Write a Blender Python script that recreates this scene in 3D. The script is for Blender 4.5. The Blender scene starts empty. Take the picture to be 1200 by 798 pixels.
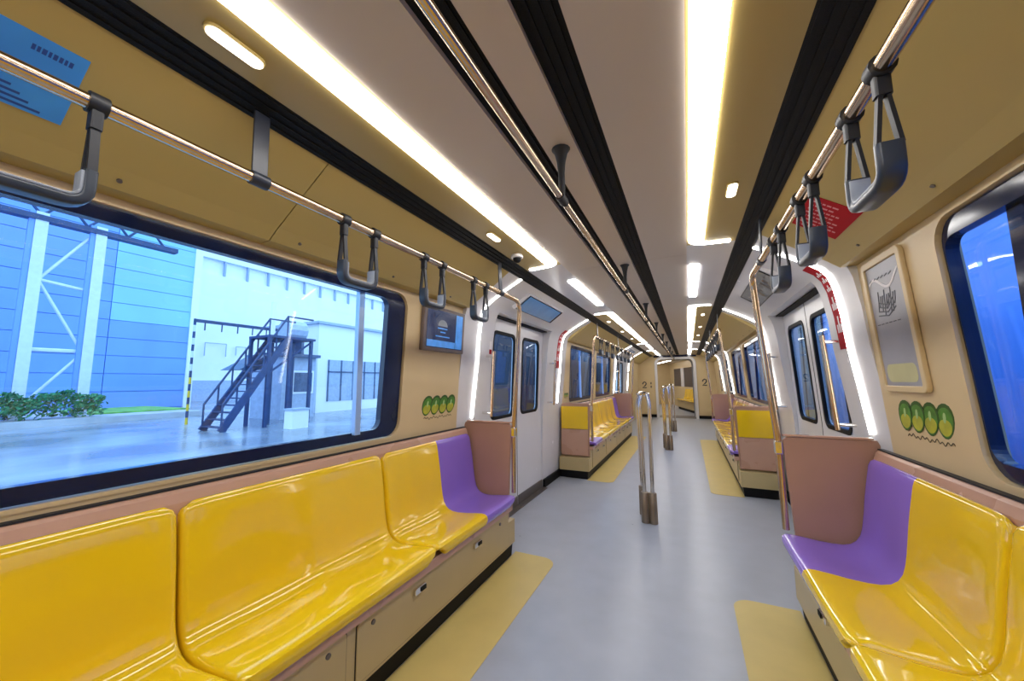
import bpy, bmesh, math, random
from mathutils import Vector, Matrix
random.seed(7)
scn = bpy.context.scene
COL = scn.collection

# ------------------------------------------------------------------ camera
F_PX = 430.0
CAM = Vector((0.371, 0.0, 1.264))
def set_camera():
    fw = Vector((806 - 600, 445 - 399, F_PX)).normalized()
    roll = -0.008
    t = math.cos(roll) * fw.y / fw.z - math.sin(roll) * fw.x / fw.z
    Z = Vector((math.sin(roll), -math.cos(roll), t)).normalized()
    X = fw.cross(Z)
    if X.x < 0: X = -X
    right = Vector((X.x, fw.x, Z.x)); up = -Vector((X.y, fw.y, Z.y)); back = -Vector((X.z, fw.z, Z.z))
    cd = bpy.data.cameras.new('camera'); co = bpy.data.objects.new('camera', cd); COL.objects.link(co)
    m = Matrix((right, up, back)).transposed().to_4x4(); m.translation = CAM
    co.matrix_world = m
    cd.sensor_width = 36.0; cd.lens = F_PX / 1200 * 36.0; cd.clip_start = 0.02; cd.clip_end = 500
    scn.camera = co
set_camera()

# ------------------------------------------------------------------ sky / exposure
SKY = 3.3; LED = 15.5; LINE = 10.0
w = bpy.data.worlds.new('overcast_sky'); scn.world = w; w.use_nodes = True
bg = w.node_tree.nodes['Background']; bg.inputs[0].default_value = (0.59, 0.80, 1.0, 1); bg.inputs[1].default_value = SKY
scn.view_settings.view_transform = 'Standard'; scn.view_settings.look = 'None'
scn.view_settings.gamma = 1.0; scn.view_settings.use_curve_mapping = False
scn.view_settings.exposure = 0.0

# ------------------------------------------------------------------ materials
M = {}
def mat(name, col, rough=0.5, metal=0.0, var=0.06, scale=6.0, bump=0.0, bscale=80.0, coat=0.0, emis=None, spec=0.5, rvar=0.05):
    m = bpy.data.materials.new(name); m.use_nodes = True; nt = m.node_tree; p = nt.nodes['Principled BSDF']
    tc = nt.nodes.new('ShaderNodeTexCoord')
    n = nt.nodes.new('ShaderNodeTexNoise'); n.inputs['Scale'].default_value = scale; n.inputs['Detail'].default_value = 3
    nt.links.new(tc.outputs['Object'], n.inputs['Vector'])
    r = nt.nodes.new('ShaderNodeValToRGB')
    r.color_ramp.elements[0].position = .3; r.color_ramp.elements[1].position = .7
    r.color_ramp.elements[0].color = tuple(c * (1 - var) for c in col) + (1,)
    r.color_ramp.elements[1].color = tuple(min(1, c * (1 + var)) for c in col) + (1,)
    nt.links.new(n.outputs['Fac'], r.inputs['Fac']); nt.links.new(r.outputs['Color'], p.inputs['Base Color'])
    mr = nt.nodes.new('ShaderNodeMapRange'); mr.inputs['To Min'].default_value = max(.02, rough - rvar); mr.inputs['To Max'].default_value = min(1, rough + rvar)
    nt.links.new(n.outputs['Fac'], mr.inputs['Value']); nt.links.new(mr.outputs['Result'], p.inputs['Roughness'])
    p.inputs['Metallic'].default_value = metal
    p.inputs['Specular IOR Level'].default_value = spec
    p.inputs['Coat Weight'].default_value = coat; p.inputs['Coat Roughness'].default_value = .04
    if bump:
        b = nt.nodes.new('ShaderNodeBump'); nb = nt.nodes.new('ShaderNodeTexNoise'); nb.inputs['Scale'].default_value = bscale
        nt.links.new(tc.outputs['Object'], nb.inputs['Vector']); nt.links.new(nb.outputs['Fac'], b.inputs['Height'])
        b.inputs['Strength'].default_value = bump; b.inputs['Distance'].default_value = .01
        nt.links.new(b.outputs['Normal'], p.inputs['Normal'])
    if emis:
        p.inputs['Emission Color'].default_value = emis[0] + (1,); p.inputs['Emission Strength'].default_value = emis[1]
    M[name] = m; return m
def glass(name, tint, refl=1.0):
    m = bpy.data.materials.new(name); m.use_nodes = True; nt = m.node_tree; nt.nodes.clear()
    o = nt.nodes.new('ShaderNodeOutputMaterial'); mx = nt.nodes.new('ShaderNodeMixShader')
    t = nt.nodes.new('ShaderNodeBsdfTransparent'); g = nt.nodes.new('ShaderNodeBsdfGlossy'); f = nt.nodes.new('ShaderNodeFresnel')
    ge = nt.nodes.new('ShaderNodeNewGeometry'); io = nt.nodes.new('ShaderNodeMapRange')      # same reflectance from both faces of the sheet
    io.inputs['To Min'].default_value = 1.45; io.inputs['To Max'].default_value = 1/1.45
    nt.links.new(ge.outputs['Backfacing'], io.inputs['Value']); nt.links.new(io.outputs['Result'], f.inputs['IOR'])
    g.inputs['Roughness'].default_value = .02
    tc = nt.nodes.new('ShaderNodeTexCoord'); n = nt.nodes.new('ShaderNodeTexNoise'); n.inputs['Scale'].default_value = 1.5
    r = nt.nodes.new('ShaderNodeValToRGB')
    r.color_ramp.elements[0].color = tuple(c * .98 for c in tint) + (1,); r.color_ramp.elements[1].color = tint + (1,)
    nt.links.new(tc.outputs['Object'], n.inputs['Vector']); nt.links.new(n.outputs['Fac'], r.inputs['Fac']); nt.links.new(r.outputs['Color'], t.inputs['Color'])
    nt.links.new(f.outputs[0], mx.inputs[0]); nt.links.new(t.outputs[0], mx.inputs[1]); nt.links.new(g.outputs[0], mx.inputs[2])
    nt.links.new(mx.outputs[0], o.inputs[0]); M[name] = m; return m

mat('greige', (.58, .50, .425), .33, var=.01, scale=1, spec=.4, rvar=.01)
mat('tan', (.44, .325, .105), .42, var=.02, scale=2)
mat('cream', (.65, .50, .275), .35, var=.03, scale=3)
mat('portal_white', (.70, .69, .71), .25, var=.02, scale=3)
mat('pink', (.56, .33, .23), .28, var=.04, scale=4)
mat('brown', (.43, .24, .165), .4, var=.05, scale=4)
mat('floor', (.37, .395, .45), .3, var=.05, scale=5, bump=.03, bscale=220)
mat('mat_yellow', (.60, .46, .155), .4, var=.05, scale=5, bump=.03, bscale=200)
mat('seat_yellow', (.86, .56, .010), .10, var=.02, scale=3, coat=.5, rvar=.02)
mat('seat_purple', (.26, .15, .62), .22, var=.03, scale=3, coat=.3, rvar=.03)
mat('box_cream', (.54, .42, .20), .38, var=.04, scale=4)
mat('black', (.004, .004, .005), .6, var=.2, spec=.2)
mat('grille', (.006, .006, .008), .6, spec=.2, var=.5, scale=300, bump=.3, bscale=400)
mat('rubber', (.012, .012, .014), .6, var=.2)
mat('window_border', (.005, .012, .05), .12, var=.2)
mat('chrome', (.78, .75, .71), .16, 1.0, var=.03, rvar=.04)
mat('bronze', (.66, .50, .34), .2, 1.0, var=.04, rvar=.05)
mat('dark_bronze', (.30, .235, .17), .35, .8, var=.08)
mat('strap_black', (.008, .010, .016), .5, var=.2)
mat('strap_grey', (.028, .040, .062), .32, var=.1)
mat('grip_light', (.30, .34, .40), .35, var=.05)
mat('bracket_dark', (.02, .025, .04), .35, var=.2)
mat('lock_grey', (.16, .14, .13), .4, .6)
mat('screen_frame', (.17, .135, .13), .4, var=.1)
mat('screen_dark', (.012, .02, .05), .15, var=.4, emis=((.02, .04, .12), .5))
mat('screen_blue', (.05, .2, .5), .2, emis=((.08, .28, .75), .55), var=.3, scale=20)
mat('sign_blue', (.06, .34, .95), .45, var=.2, scale=4, spec=.3)
mat('sign_ink', (.01, .06, .30), .5)
mat('sign_red', (.40, .004, .012), .6, var=.1, spec=.15)
mat('print_glint_white', (.75, .72, .72), .5)
mat('print_pink', (.66, .26, .28), .5)
mat('display_blue', (.04, .14, .30), .2, var=.15, emis=((.04, .15, .36), .35))
mat('display_grey', (.22, .23, .24), .25, var=.15)
mat('poster_grey', (.33, .33, .37), .3, var=.14, scale=4)
mat('poster_yellow', (.52, .50, .26), .35, var=.1)
mat('poster_ink', (.08, .085, .1), .5)
mat('leaf_green', (.06, .22, .02), .4, var=.35, scale=25)
mat('leaf_yellow', (.42, .42, .03), .4, var=.2, scale=20)
mat('leaf_shine', (.35, .55, .22), .4)
mat('leaf_dark', (.03, .09, .01), .5, var=.2)
mat('ink', (.08, .06, .03), .6)
mat('lamp_white', (.9, .9, .9), .4, emis=((1, .97, .94), LED), var=.01)
mat('line_white', (.9, .9, .9), .4, emis=((1, .97, .93), LINE), var=.01)
mat('spot_white', (.9, .9, .9), .4, emis=((1, .93, .78), 6.0), var=.01)
mat('dome_white', (.75, .75, .75), .3)
mat('frame_metal', (.36, .52, .80), .35, .3, var=.05)
glass('window_glass', (.80, .90, 1.0)); glass('tinted_glass', (.60, .74, .95)); glass('door_glass', (.70, .82, .95))
# outside
mat('ground_wet', (.22, .27, .34), .22, var=.5, scale=.3, bump=.12, bscale=3, rvar=.1)
mat('asphalt_light', (.42, .47, .53), .6, var=.15, scale=1)
mat('clad_blue', (.17, .34, .84), .5, var=.06, scale=.4)
mat('clad_violet', (.17, .25, .80), .5, var=.06, scale=.4)
mat('clad_cyan', (.25, .55, .90), .5, var=.05, scale=.4)
mat('clad_white', (.80, .85, .88), .6, var=.03, scale=.3)
mat('steel_white', (.62, .72, .86), .5, var=.05)
mat('stair_blue', (.015, .05, .15), .5, var=.2)
mat('hut_grey', (.36, .45, .60), .5, var=.1)
mat('hut_dark', (.07, .11, .2), .4, var=.2)
mat('hedge_leaf', (.03, .22, .10), .6, var=.5, scale=3)
mat('grass', (.15, .42, .10), .8, var=.3, scale=2)
mat('train_blue', (.13, .34, .86), .3, var=.15, scale=1.2)
mat('train_navy', (.006, .016, .055), .5, var=.2, scale=1.2)
mat('train_dark', (.006, .012, .035), .3, var=.3)
mat('train_grey', (.12, .125, .135), .4, var=.2, scale=2)
mat('yellow_paint', (.7, .5, .03), .5)

# ------------------------------------------------------------------ mesh helpers
class MB:
    def __init__(s): s.v = []; s.f = []
    def box(s, a, b):
        i = len(s.v)
        x0, x1 = min(a[0], b[0]), max(a[0], b[0]); y0, y1 = min(a[1], b[1]), max(a[1], b[1]); z0, z1 = min(a[2], b[2]), max(a[2], b[2])
        s.v += [(x0,y0,z0),(x1,y0,z0),(x1,y1,z0),(x0,y1,z0),(x0,y0,z1),(x1,y0,z1),(x1,y1,z1),(x0,y1,z1)]
        s.f += [tuple(i + k for k in q) for q in ((0,3,2,1),(4,5,6,7),(0,1,5,4),(1,2,6,5),(2,3,7,6),(3,0,4,7))]
        return s
    def loft(s, rings, closed=True, caps=True):
        i = len(s.v); n = len(rings[0])
        for r in rings: s.v += [tuple(p) for p in r]
        for k in range(len(rings) - 1):
            for j in range(n if closed else n - 1):
                j2 = (j + 1) % n
                s.f.append((i + k*n + j, i + k*n + j2, i + (k+1)*n + j2, i + (k+1)*n + j))
        if caps and closed:
            s.f.append(tuple(i + j for j in range(n))[::-1]); s.f.append(tuple(i + (len(rings)-1)*n + j for j in range(n)))
        return s
    def prism_y(s, prof, y0, y1, sx=1):            # profile (x,z) extruded along y
        return s.loft([[(sx*x, y0, z) for x, z in prof], [(sx*x, y1, z) for x, z in prof]])
    def prism_z(s, prof, z0, z1):
        return s.loft([[(x, y, z0) for x, y in prof], [(x, y, z1) for x, y in prof]])
    def sweep(s, path, sec, side=None, caps=True):
        path = [Vector(p) for p in path]; rings = []
        prev = None
        for k, p in enumerate(path):
            t = (path[min(k+1, len(path)-1)] - path[max(k-1, 0)]).normalized()
            if side is not None: a = Vector(side)
            elif prev is not None: a = prev
            else: a = Vector((0,0,1)) if abs(t.z) < .9 else Vector((1,0,0))
            a = (a - t * a.dot(t)).normalized(); b = t.cross(a); prev = a
            rings.append([p + a * u + b * v for u, v in sec])
        return s.loft(rings, True, caps)
    def tube(s, path, r, n=12):
        return s.sweep(path, [(r*math.cos(2*math.pi*k/n), r*math.sin(2*math.pi*k/n)) for k in range(n)])
    def cyl(s, a, b, r, n=14): return s.tube([a, b], r, n)
    def lathe(s, base, prof, n=16, axis='z'):
        rings = []
        for r, h in prof:
            if axis == 'z': rings.append([(base[0]+r*math.cos(2*math.pi*k/n), base[1]+r*math.sin(2*math.pi*k/n), base[2]+h) for k in range(n)])
            else: rings.append([(base[0]+h, base[1]+r*math.cos(2*math.pi*k/n), base[2]+r*math.sin(2*math.pi*k/n)) for k in range(n)])
        return s.loft(rings)
def circ(r, n=10): return [(r*math.cos(2*math.pi*k/n), r*math.sin(2*math.pi*k/n)) for k in range(n)]
def fillet(path, r, n=6):
    P = [Vector(p) for p in path]; out = [P[0]]
    for k in range(1, len(P)-1):
        a = (P[k-1]-P[k]); b = (P[k+1]-P[k]); rr = min(r, a.length*.49, b.length*.49)
        p0 = P[k] + a.normalized()*rr; p1 = P[k] + b.normalized()*rr
        for j in range(n+1):
            t = j/n; out.append((1-t)**2*p0 + 2*t*(1-t)*P[k] + t*t*p1)
    out.append(P[-1]); return out
def rrect(u0, v0, u1, v1, r, n=6):
    pts = []
    for cx, cy, a0 in ((u1-r, v1-r, 0), (u0+r, v1-r, 90), (u0+r, v0+r, 180), (u1-r, v0+r, 270)):
        for k in range(n+1):
            a = math.radians(a0 + 90*k/n); pts.append((cx + r*math.cos(a), cy + r*math.sin(a)))
    return pts

def mesh_obj(name, mb, material, parent=None, smooth=False, bevel=0, recalc=True):
    me = bpy.data.meshes.new(name)
    off = parent_origin(parent) if parent is not None else Vector((0, 0, 0))
    me.from_pydata([tuple(Vector(v) - off) for v in mb.v], [], mb.f)
    if recalc:
        bm = bmesh.new(); bm.from_mesh(me); bmesh.ops.recalc_face_normals(bm, faces=bm.faces); bm.to_mesh(me); bm.free()
    me.materials.append(M[material])
    if smooth:
        for p in me.polygons: p.use_smooth = True
        try: me.set_sharp_from_angle(angle=math.radians(38))
        except Exception: pass
    o = bpy.data.objects.new(name, me); COL.objects.link(o)
    if parent is not None: o.parent = parent
    if bevel:
        b = o.modifiers.new('bevel', 'BEVEL'); b.width = bevel; b.segments = 2; b.limit_method = 'ANGLE'; b.angle_limit = math.radians(40)
    return o
ORIG = {}
def parent_origin(p):
    o = Vector((0, 0, 0))
    while p is not None: o = o + Vector(p.location); p = p.parent
    return o
def tag(o, label, cat=None, group=None, kind=None):
    o['label'] = label
    if cat: o['category'] = cat
    if group: o['group'] = group
    if kind: o['kind'] = kind
    return o
def thing(name, label, cat, loc=(0,0,0), group=None, kind=None):
    o = bpy.data.objects.new(name, None); o.empty_display_size = .1; COL.objects.link(o); o.location = loc
    return tag(o, label, cat, group, kind)
def copy_tree(root, loc, label):
    r = root.copy(); COL.objects.link(r); r.location = loc; r['label'] = label
    for ch in root.children:
        c = ch.copy(); COL.objects.link(c); c.parent = r
        for g in ch.children:
            d = g.copy(); COL.objects.link(d); d.parent = c
    return r
def plate(mapf, outline, holes, thick):
    """flat plate with holes; mapf(u,v,d) -> xyz ; d = 0 front, thick back"""
    bm = bmesh.new(); edges = []
    for loop in [outline] + holes:
        vs = [bm.verts.new((u, v, 0)) for u, v in loop]
        for k in range(len(vs)): edges.append(bm.edges.new((vs[k], vs[(k+1) % len(vs)])))
    bmesh.ops.triangle_fill(bm, use_beauty=True, use_dissolve=False, edges=edges)
    bm.verts.index_update(); mb = MB(); n = len(bm.verts)
    uv = [(v.co.x, v.co.y) for v in bm.verts]
    mb.v = [tuple(mapf(u, v, 0)) for u, v in uv] + [tuple(mapf(u, v, thick)) for u, v in uv]
    for f in bm.faces:
        ids = [v.index for v in f.verts]; mb.f.append(tuple(ids)); mb.f.append(tuple(n + i for i in ids[::-1]))
    for e in bm.edges:
        if len(e.link_faces) == 1:
            a, b = e.verts[0].index, e.verts[1].index; mb.f.append((a, b, n + b, n + a))
    bm.free(); return mb
SIDE = {-1: 'left', 1: 'right'}
ORD = ['first', 'second', 'third', 'fourth', 'fifth', 'sixth', 'seventh', 'eighth']

# ================================================================== THE CAR SHELL
Y_BACK = -2.6; Y_END = 13.6
BAYS = [(Y_BACK, 2.36), (5.0, 8.72)]          # cream seat bays
DOORS = [(2.36, 5.0), (8.72, 11.36)]          # white door bays
def wallx(z): return 1.222 - .06 * (z - .92)   # inner face of the tilted side wall

fl = MB().box((-1.30, Y_BACK, -.08), (1.30, Y_END, 0))
floor = mesh_obj('floor', fl, 'floor'); tag(floor, 'smooth blue-grey vinyl floor of the train car', kind='structure')

# floor mats (yellow inlays)
def floor_mat(y0, y1, s, r0, r1, label):
    xi, xo = .535, .858; n = 8; pts = [(s*xo, y0)]
    if r0:
        for k in range(n+1):
            a = math.radians(270 - 90*k/n); pts.append((s*(xi + r0 + r0*math.cos(a)), y0 + r0 + r0*math.sin(a)))
    else: pts.append((s*xi, y0))
    if r1:
        for k in range(n+1):
            a = math.radians(180 - 90*k/n); pts.append((s*(xi + r1 + r1*math.cos(a)), y1 - r1 + r1*math.sin(a)))
    else: pts.append((s*xi, y1))
    pts.append((s*xo, y1))
    o = mesh_obj('floor_mat', MB().prism_z(pts, .0002, .003), 'mat_yellow'); tag(o, label, 'floor mat', 'yellow floor mats along the benches')
for s in (-1, 1):
    floor_mat(Y_BACK + .3, 2.62, s, 0, .1, f'yellow floor inlay with rounded corner along the nearest {SIDE[s]} bench')
    floor_mat(4.78, 8.9, s, .08, .08, f'yellow floor inlay along the far {SIDE[s]} bench past the doors')

# ---- ceiling
ceil = thing('ceiling', 'greige centre ceiling with two black air slots', None, (0, 0, 2.1), kind='structure')
joints = [Y_BACK, .2, 2.66, 4.7, 6.8, 8.9, 11.2, Y_END]
for a, b in zip(joints[:-1], joints[1:]):
    for x0, x1 in ((-.41, -.158), (-.056, .056), (.158, .41)):
        mesh_obj('ceiling_panel', MB().box((x0, a + .0015, 2.1), (x1, b - .0015, 2.16)), 'greige', ceil)
for x0, x1 in ((-.158, -.056), (.056, .158)):
    mb = MB().box((x0, Y_BACK, 2.118), (x1, Y_END, 2.16))
    mesh_obj('air_slot', mb, 'grille', ceil)
    g = MB()
    for k in range(3):
        x = x0 + .025 + k * .026
        g.box((x, Y_BACK, 2.112), (x + .006, Y_END, 2.119))
    mesh_obj('slot_blade', g, 'black', ceil)
# outer ceiling strips, black side grilles, coves
def outer_ceiling(y0, y1, m, s, xin):
    o = mesh_obj('trim_ceiling', MB().prism_y([(xin, 2.1), (.672, 2.088), (.672, 2.15), (xin, 2.16)], y0, y1, s), m)
    tag(o, f'{ "tan" if m == "tan" else "white"} outer ceiling strip on the {SIDE[s]} of the {"nearest" if y0 < 3 else "far" if y0 < 11 else "last"} {"bench" if m == "tan" else "door"} bay', kind='structure')
for s in (-1, 1):
    for y0, y1 in BAYS: outer_ceiling(y0 + (0 if y0 < 0 else -.35), y1 + .12, 'tan', s, .41)
    for (y0, y1) in DOORS: outer_ceiling(y0 + .12, y1 - .35 if y1 < 6 else y1, 'portal_white', s, .41)
    outer_ceiling(11.36, Y_END, 'tan', s, .41)
    gr = thing('trim_grille', f'long black {SIDE[s]} ceiling air grille running the whole car', None, (s*.72, Y_BACK, 2.07), kind='structure')
    mesh_obj('grille_body', MB().prism_y([(.672, 2.088), (.78, 2.066), (.79, 2.15), (.672, 2.15)], Y_BACK, Y_END, s), 'grille', gr)
    for k in range(4):
        t = (k + .5) / 4; x = .672 + .108*t; z = 2.088 - .022*t
        mesh_obj('grille_rib', MB().prism_y([(x-.005, z-.003), (x+.005, z-.005), (x+.005, z+.01), (x-.005, z+.01)], Y_BACK, Y_END, s), 'black', gr)
COVE = [(.78, 2.066), (1.055, 1.872), (1.107, 1.83), (1.172, 1.826), (1.24, 1.826), (1.24, 2.15), (.78, 2.15)]
def cove(y0, y1, s, cuts, label):
    t = thing('ceiling_cove', label, None, (s*.95, y0, 1.83), kind='structure')
    ys = [y0] + cuts + [y1]
    for a, b in zip(ys[:-1], ys[1:]):
        mesh_obj('cove_panel', MB().prism_y(COVE, a + .002, b - .002, s), 'tan', t)
    n = int((y1 - y0) / .55)
    for k in range(n):
        y = y0 + .27 + k * .55
        mb = MB().sweep([(s*1.083, y, 1.851), (s*1.080, y, 1.846)], circ(.0065))
        mesh_obj('panel_lock', mb, 'lock_grey', t)
for s in (-1, 1):
    cove(Y_BACK, 2.38, s, [-.6, .86], f'tan sloping cove panel above the nearest {SIDE[s]} window')
    cove(4.98, 8.74, s, [6.8], f'tan sloping cove panel above the far {SIDE[s]} windows')
    cove(11.34, Y_END, s, [], f'tan sloping cove panel on the {SIDE[s]} at the car end')

# ---- side walls with windows
def wmap(s, off=0.0):
    return lambda u, v, d: (s * (wallx(v) + off + d), u, v)
WIN = {}
def side_wall(y0, y1, s, wins, tagname, label):
    holes = [rrect(a, .945, b, 1.80, .09) for a, b in wins]
    mb = plate(wmap(s), [(y0, .905), (y1, .905), (y1, 1.83), (y0, 1.83)], holes, .06)
    o = mesh_obj(tagname, mb, 'cream'); tag(o, label, kind='structure')
    mb = MB().box((s*1.24, y0, .0), (s*1.29, y1, .91)); o2 = mesh_obj('lower_wall', mb, 'cream', o)
wn = [0]
def window(a, b, s, mull, glassm, border_end, label, inner=None):
    wn[0] += 1
    t = thing(f'window_{wn[0]}', label, None, (s*1.19, (a+b)/2, .94), kind='structure')
    out = rrect(a + .006, .951, b - .006, 1.794, .085)
    gi = inner or rrect(a + border_end, 1.0, b - border_end, 1.752, .05)
    mesh_obj('window_frame', plate(wmap(s, .012), out, [gi], .035), 'window_border', t)
    g0 = min(p[0] for p in gi); g1 = max(p[0] for p in gi)
    mesh_obj('pane', plate(wmap(s, .03), rrect(g0-.01, .99, g1+.01, 1.762, .05), [], .008), glassm, t)
    # bright sealing lip round the window
    ring = rrect(a + .001, .946, b - .001, 1.799, .09)
    mesh_obj('window_lip', plate(wmap(s, -.004), rrect(a - .012, .933, b + .012, 1.812, .1), [ring], .012), 'cream', t)
    for y, wd in mull:
        mesh_obj('mullion', MB().box((s*(wallx(1.37) + .012), y - wd/2, .99), (s*(wallx(1.37) + .04), y + wd/2, 1.76)), 'frame_metal' if s < 0 else 'window_border', t)
for s in (-1, 1):
    side_wall(Y_BACK, 2.36, s, [(-.75, 1.745)], f'wall_{SIDE[s]}', f'cream {SIDE[s]} side wall panel around the nearest window')
    side_wall(5.0, 8.72, s, [(5.25, 6.75), (6.97, 8.47)], f'wall_{SIDE[s]}', f'cream {SIDE[s]} side wall panel around the far windows')
    side_wall(11.36, Y_END, s, [], f'wall_{SIDE[s]}', f'plain cream {SIDE[s]} side wall at the car end')
window(-.75, 1.745, -1, [(1.425, .035), (.05, .02)], 'window_glass', .12, 'wide left window with thick dark blue border looking out on the yard',
       inner=rrect(-.63, 1.0, 1.60, 1.752, .05))
window(-.75, 1.745, 1, [(1.455, .075)], 'tinted_glass', .12, 'nearest right window with dark border showing blue outside', inner=rrect(-.63, 1.0, 1.731, 1.735, .05))
for s in (-1, 1):
    window(5.25, 6.75, s, [(5.95, .03)], 'tinted_glass', .07, f'far {SIDE[s]} window just past the doors')
    window(6.97, 8.47, s, [(7.7, .03)], 'tinted_glass', .07, f'farthest {SIDE[s]} window near the bench end')

# ---- door bays
ARCH = [(1.262, 0.0), (1.255, .5), (1.235, .97), (1.205, 1.24), (1.182, 1.43), (1.168, 1.62), (1.147, 1.77), (1.125, 1.84), (1.092, 1.885), (1.04, 1.923), (.93, 1.990), (.78, 2.067)]
def arch_shell(y0, y1, zmin, s):
    pts = [p for p in ARCH if p[1] > zmin + 1e-6]
    # point on the arch at zmin
    for (xa, za), (xb, zb) in zip(ARCH[:-1], ARCH[1:]):
        if za <= zmin <= zb: pts.insert(0, (xa + (xb-xa)*(zmin-za)/(zb-za), zmin)); break
    outer = [(max(x, 1.0) if z > 1.9 else x + .06, z + (.07 if z > 1.9 else 0)) for x, z in pts][::-1]
    outer[0] = (.78, 2.15)
    return MB().prism_y(pts + [(.78, 2.15), (1.33, 2.15), (1.33, zmin)], y0, y1, s)
dn = [0]
def door_bay(y0, y1, s, near):
    c = (y0 + y1)/2 - .13; d0, d1 = c - .70, c + .70; zt = 1.87
    w_ = 'nearest' if near else 'far'
    t = thing('trim_portal', f'white curved door surround of the {w_} {SIDE[s]} doors', None, (s*1.25, c, 0), kind='structure')
    mesh_obj('pillar', arch_shell(y0, d0, 0, s), 'portal_white', t, smooth=True)
    mesh_obj('pillar', arch_shell(d1, y1, 0, s), 'portal_white', t, smooth=True)
    mesh_obj('lintel', arch_shell(d0, d1, zt, s), 'portal_white', t, smooth=True)
    mesh_obj('header_seal', MB().box((s*1.17, d0, zt - .012), (s*1.30, d1, zt - .001)), 'black', t)
    mesh_obj('sill', MB().box((s*1.20, d0, .0005), (s*1.32, d1, .012)), 'lock_grey', t)
    for a, b in ((y0 + .0, d0), (d1, y1)):
        mesh_obj('kick_plate', MB().box((s*1.235, a + .01, .0), (s*1.262, b - .002, .09)), 'black', t)
    # door leaves
    dn[0] += 1
    d = thing(f'door_{dn[0]}', f'{w_} pair of white sliding doors with tall windows on the {SIDE[s]}', None, (s*1.26, c, .012), kind='structure')
    def dm(off): return lambda u, v, dd: (s * (1.268 - .045*max(0, v - .92) + off + dd), u, v)
    for k, (a, b) in enumerate(((d0 + .004, c - .006), (c + .006, d1 - .004))):
        wa, wb = a + .13, b - .10
        if k: wa, wb = a + .10, b - .13
        leaf = mesh_obj('door_leaf', plate(dm(0), [(a, .012), (b, .012), (b, .92), (b, 1.855), (a, 1.855), (a, .92)], [rrect(wa, .93, wb, 1.72, .06)], .03), 'portal_white', d)
        mesh_obj('leaf_window_frame', plate(dm(-.004), rrect(wa - .022, .908, wb + .022, 1.742, .075), [rrect(wa + .008, .938, wb - .008, 1.712, .055)], .02), 'black', leaf)
        mesh_obj('pane', plate(dm(.012), rrect(wa, .93, wb, 1.72, .06), [], .006), 'door_glass', leaf)
        mesh_obj('kick_plate', MB().box((s*1.258, a + .01, .014), (s*1.267, b - .01, .10)), 'lock_grey', leaf)
    mesh_obj('door_seal', plate(dm(-.001), [(c - .0055, .012), (c + .0055, .012), (c + .0055, .92), (c + .0055, 1.855), (c - .0055, 1.855), (c - .0055, .92)], [], .03), 'rubber', d)
    # light line arches
    for ya, nm in ((y0 + .235, 'near'), (y1 - .235, 'far')):
        pts = [p for p in ARCH if p[1] > .9]
        path = [(s*(x - .006), ya, z) for x, z in pts]
        path = [Vector(p) for p in path]
        o = mesh_obj('light_line', MB().sweep(path, [(-.007, -.007), (.007, -.007), (.007, .007), (-.007, .007)], side=(0, 1, 0) if False else None), 'line_white')
        tag(o, f'glowing white light line arching up the {nm} edge of the {w_} {SIDE[s]} doorway', 'light line', 'door arch light lines')
    # grab bars
    for yb, nm in ((d0 - .10, 'near'), (d1 + .10, 'far')):
        g = thing('grab_bar', f'vertical chrome grab bar on the {nm} pillar of the {w_} {SIDE[s]} doorway', 'grab bar', (s*1.2, yb, .95), 'door pillar grab bars')
        mesh_obj('bar', MB().tube([(s*1.135, yb, .97), (s*1.105, yb, 1.52)], .013, 10), 'bronze', g, smooth=True)
        for z in (1.0, 1.48):
            x = 1.135 - (z - .97)*.0545
            mesh_obj('bracket', MB().cyl((s*x, yb, z), (s*(1.222 - .06*(z-.92)), yb, z), .011, 10), 'chrome', g, smooth=True)
for k, (a, b) in enumerate(DOORS):
    for s in (-1, 1): door_bay(a, b, s, k == 0)

# ---- pink back panels (dado) behind benches
def dado(y0, y1, s, label):
    prof = [(1.15, .30), (1.178, .87), (1.188, .90), (1.20, .912), (1.216, .912), (1.235, .30)]
    o = mesh_obj('trim_dado', MB().prism_y(prof, y0, y1, s), 'pink', bevel=.004); tag(o, label, kind='structure')
    mesh_obj('joint_shadow', MB().box((s*1.198, y0, .9122), (s*1.2215, y1, .918)), 'rubber', o)  # dark strip painted in for the shadow in the ledge joint
for s in (-1, 1):
    dado(Y_BACK, 2.455, s, f'pink back panel above the nearest {SIDE[s]} bench')
    dado(4.9, 8.82, s, f'pink back panel above the far {SIDE[s]} bench')

# ---- rear wall behind the viewer
o = mesh_obj('wall_back', MB().box((-1.3, Y_BACK - .06, 0), (1.3, Y_BACK, 2.16)), 'cream'); tag(o, 'cream bulkhead behind the viewer', kind='structure')
# roof cap keeps daylight out above the panels
o = mesh_obj('roof', MB().prism_y([(-1.34, 2.152), (1.34, 2.152), (1.34, 2.2), (-1.34, 2.2)], Y_BACK - .06, Y_END), 'greige'); tag(o, 'roof skin of the train car', kind='structure')

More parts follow.
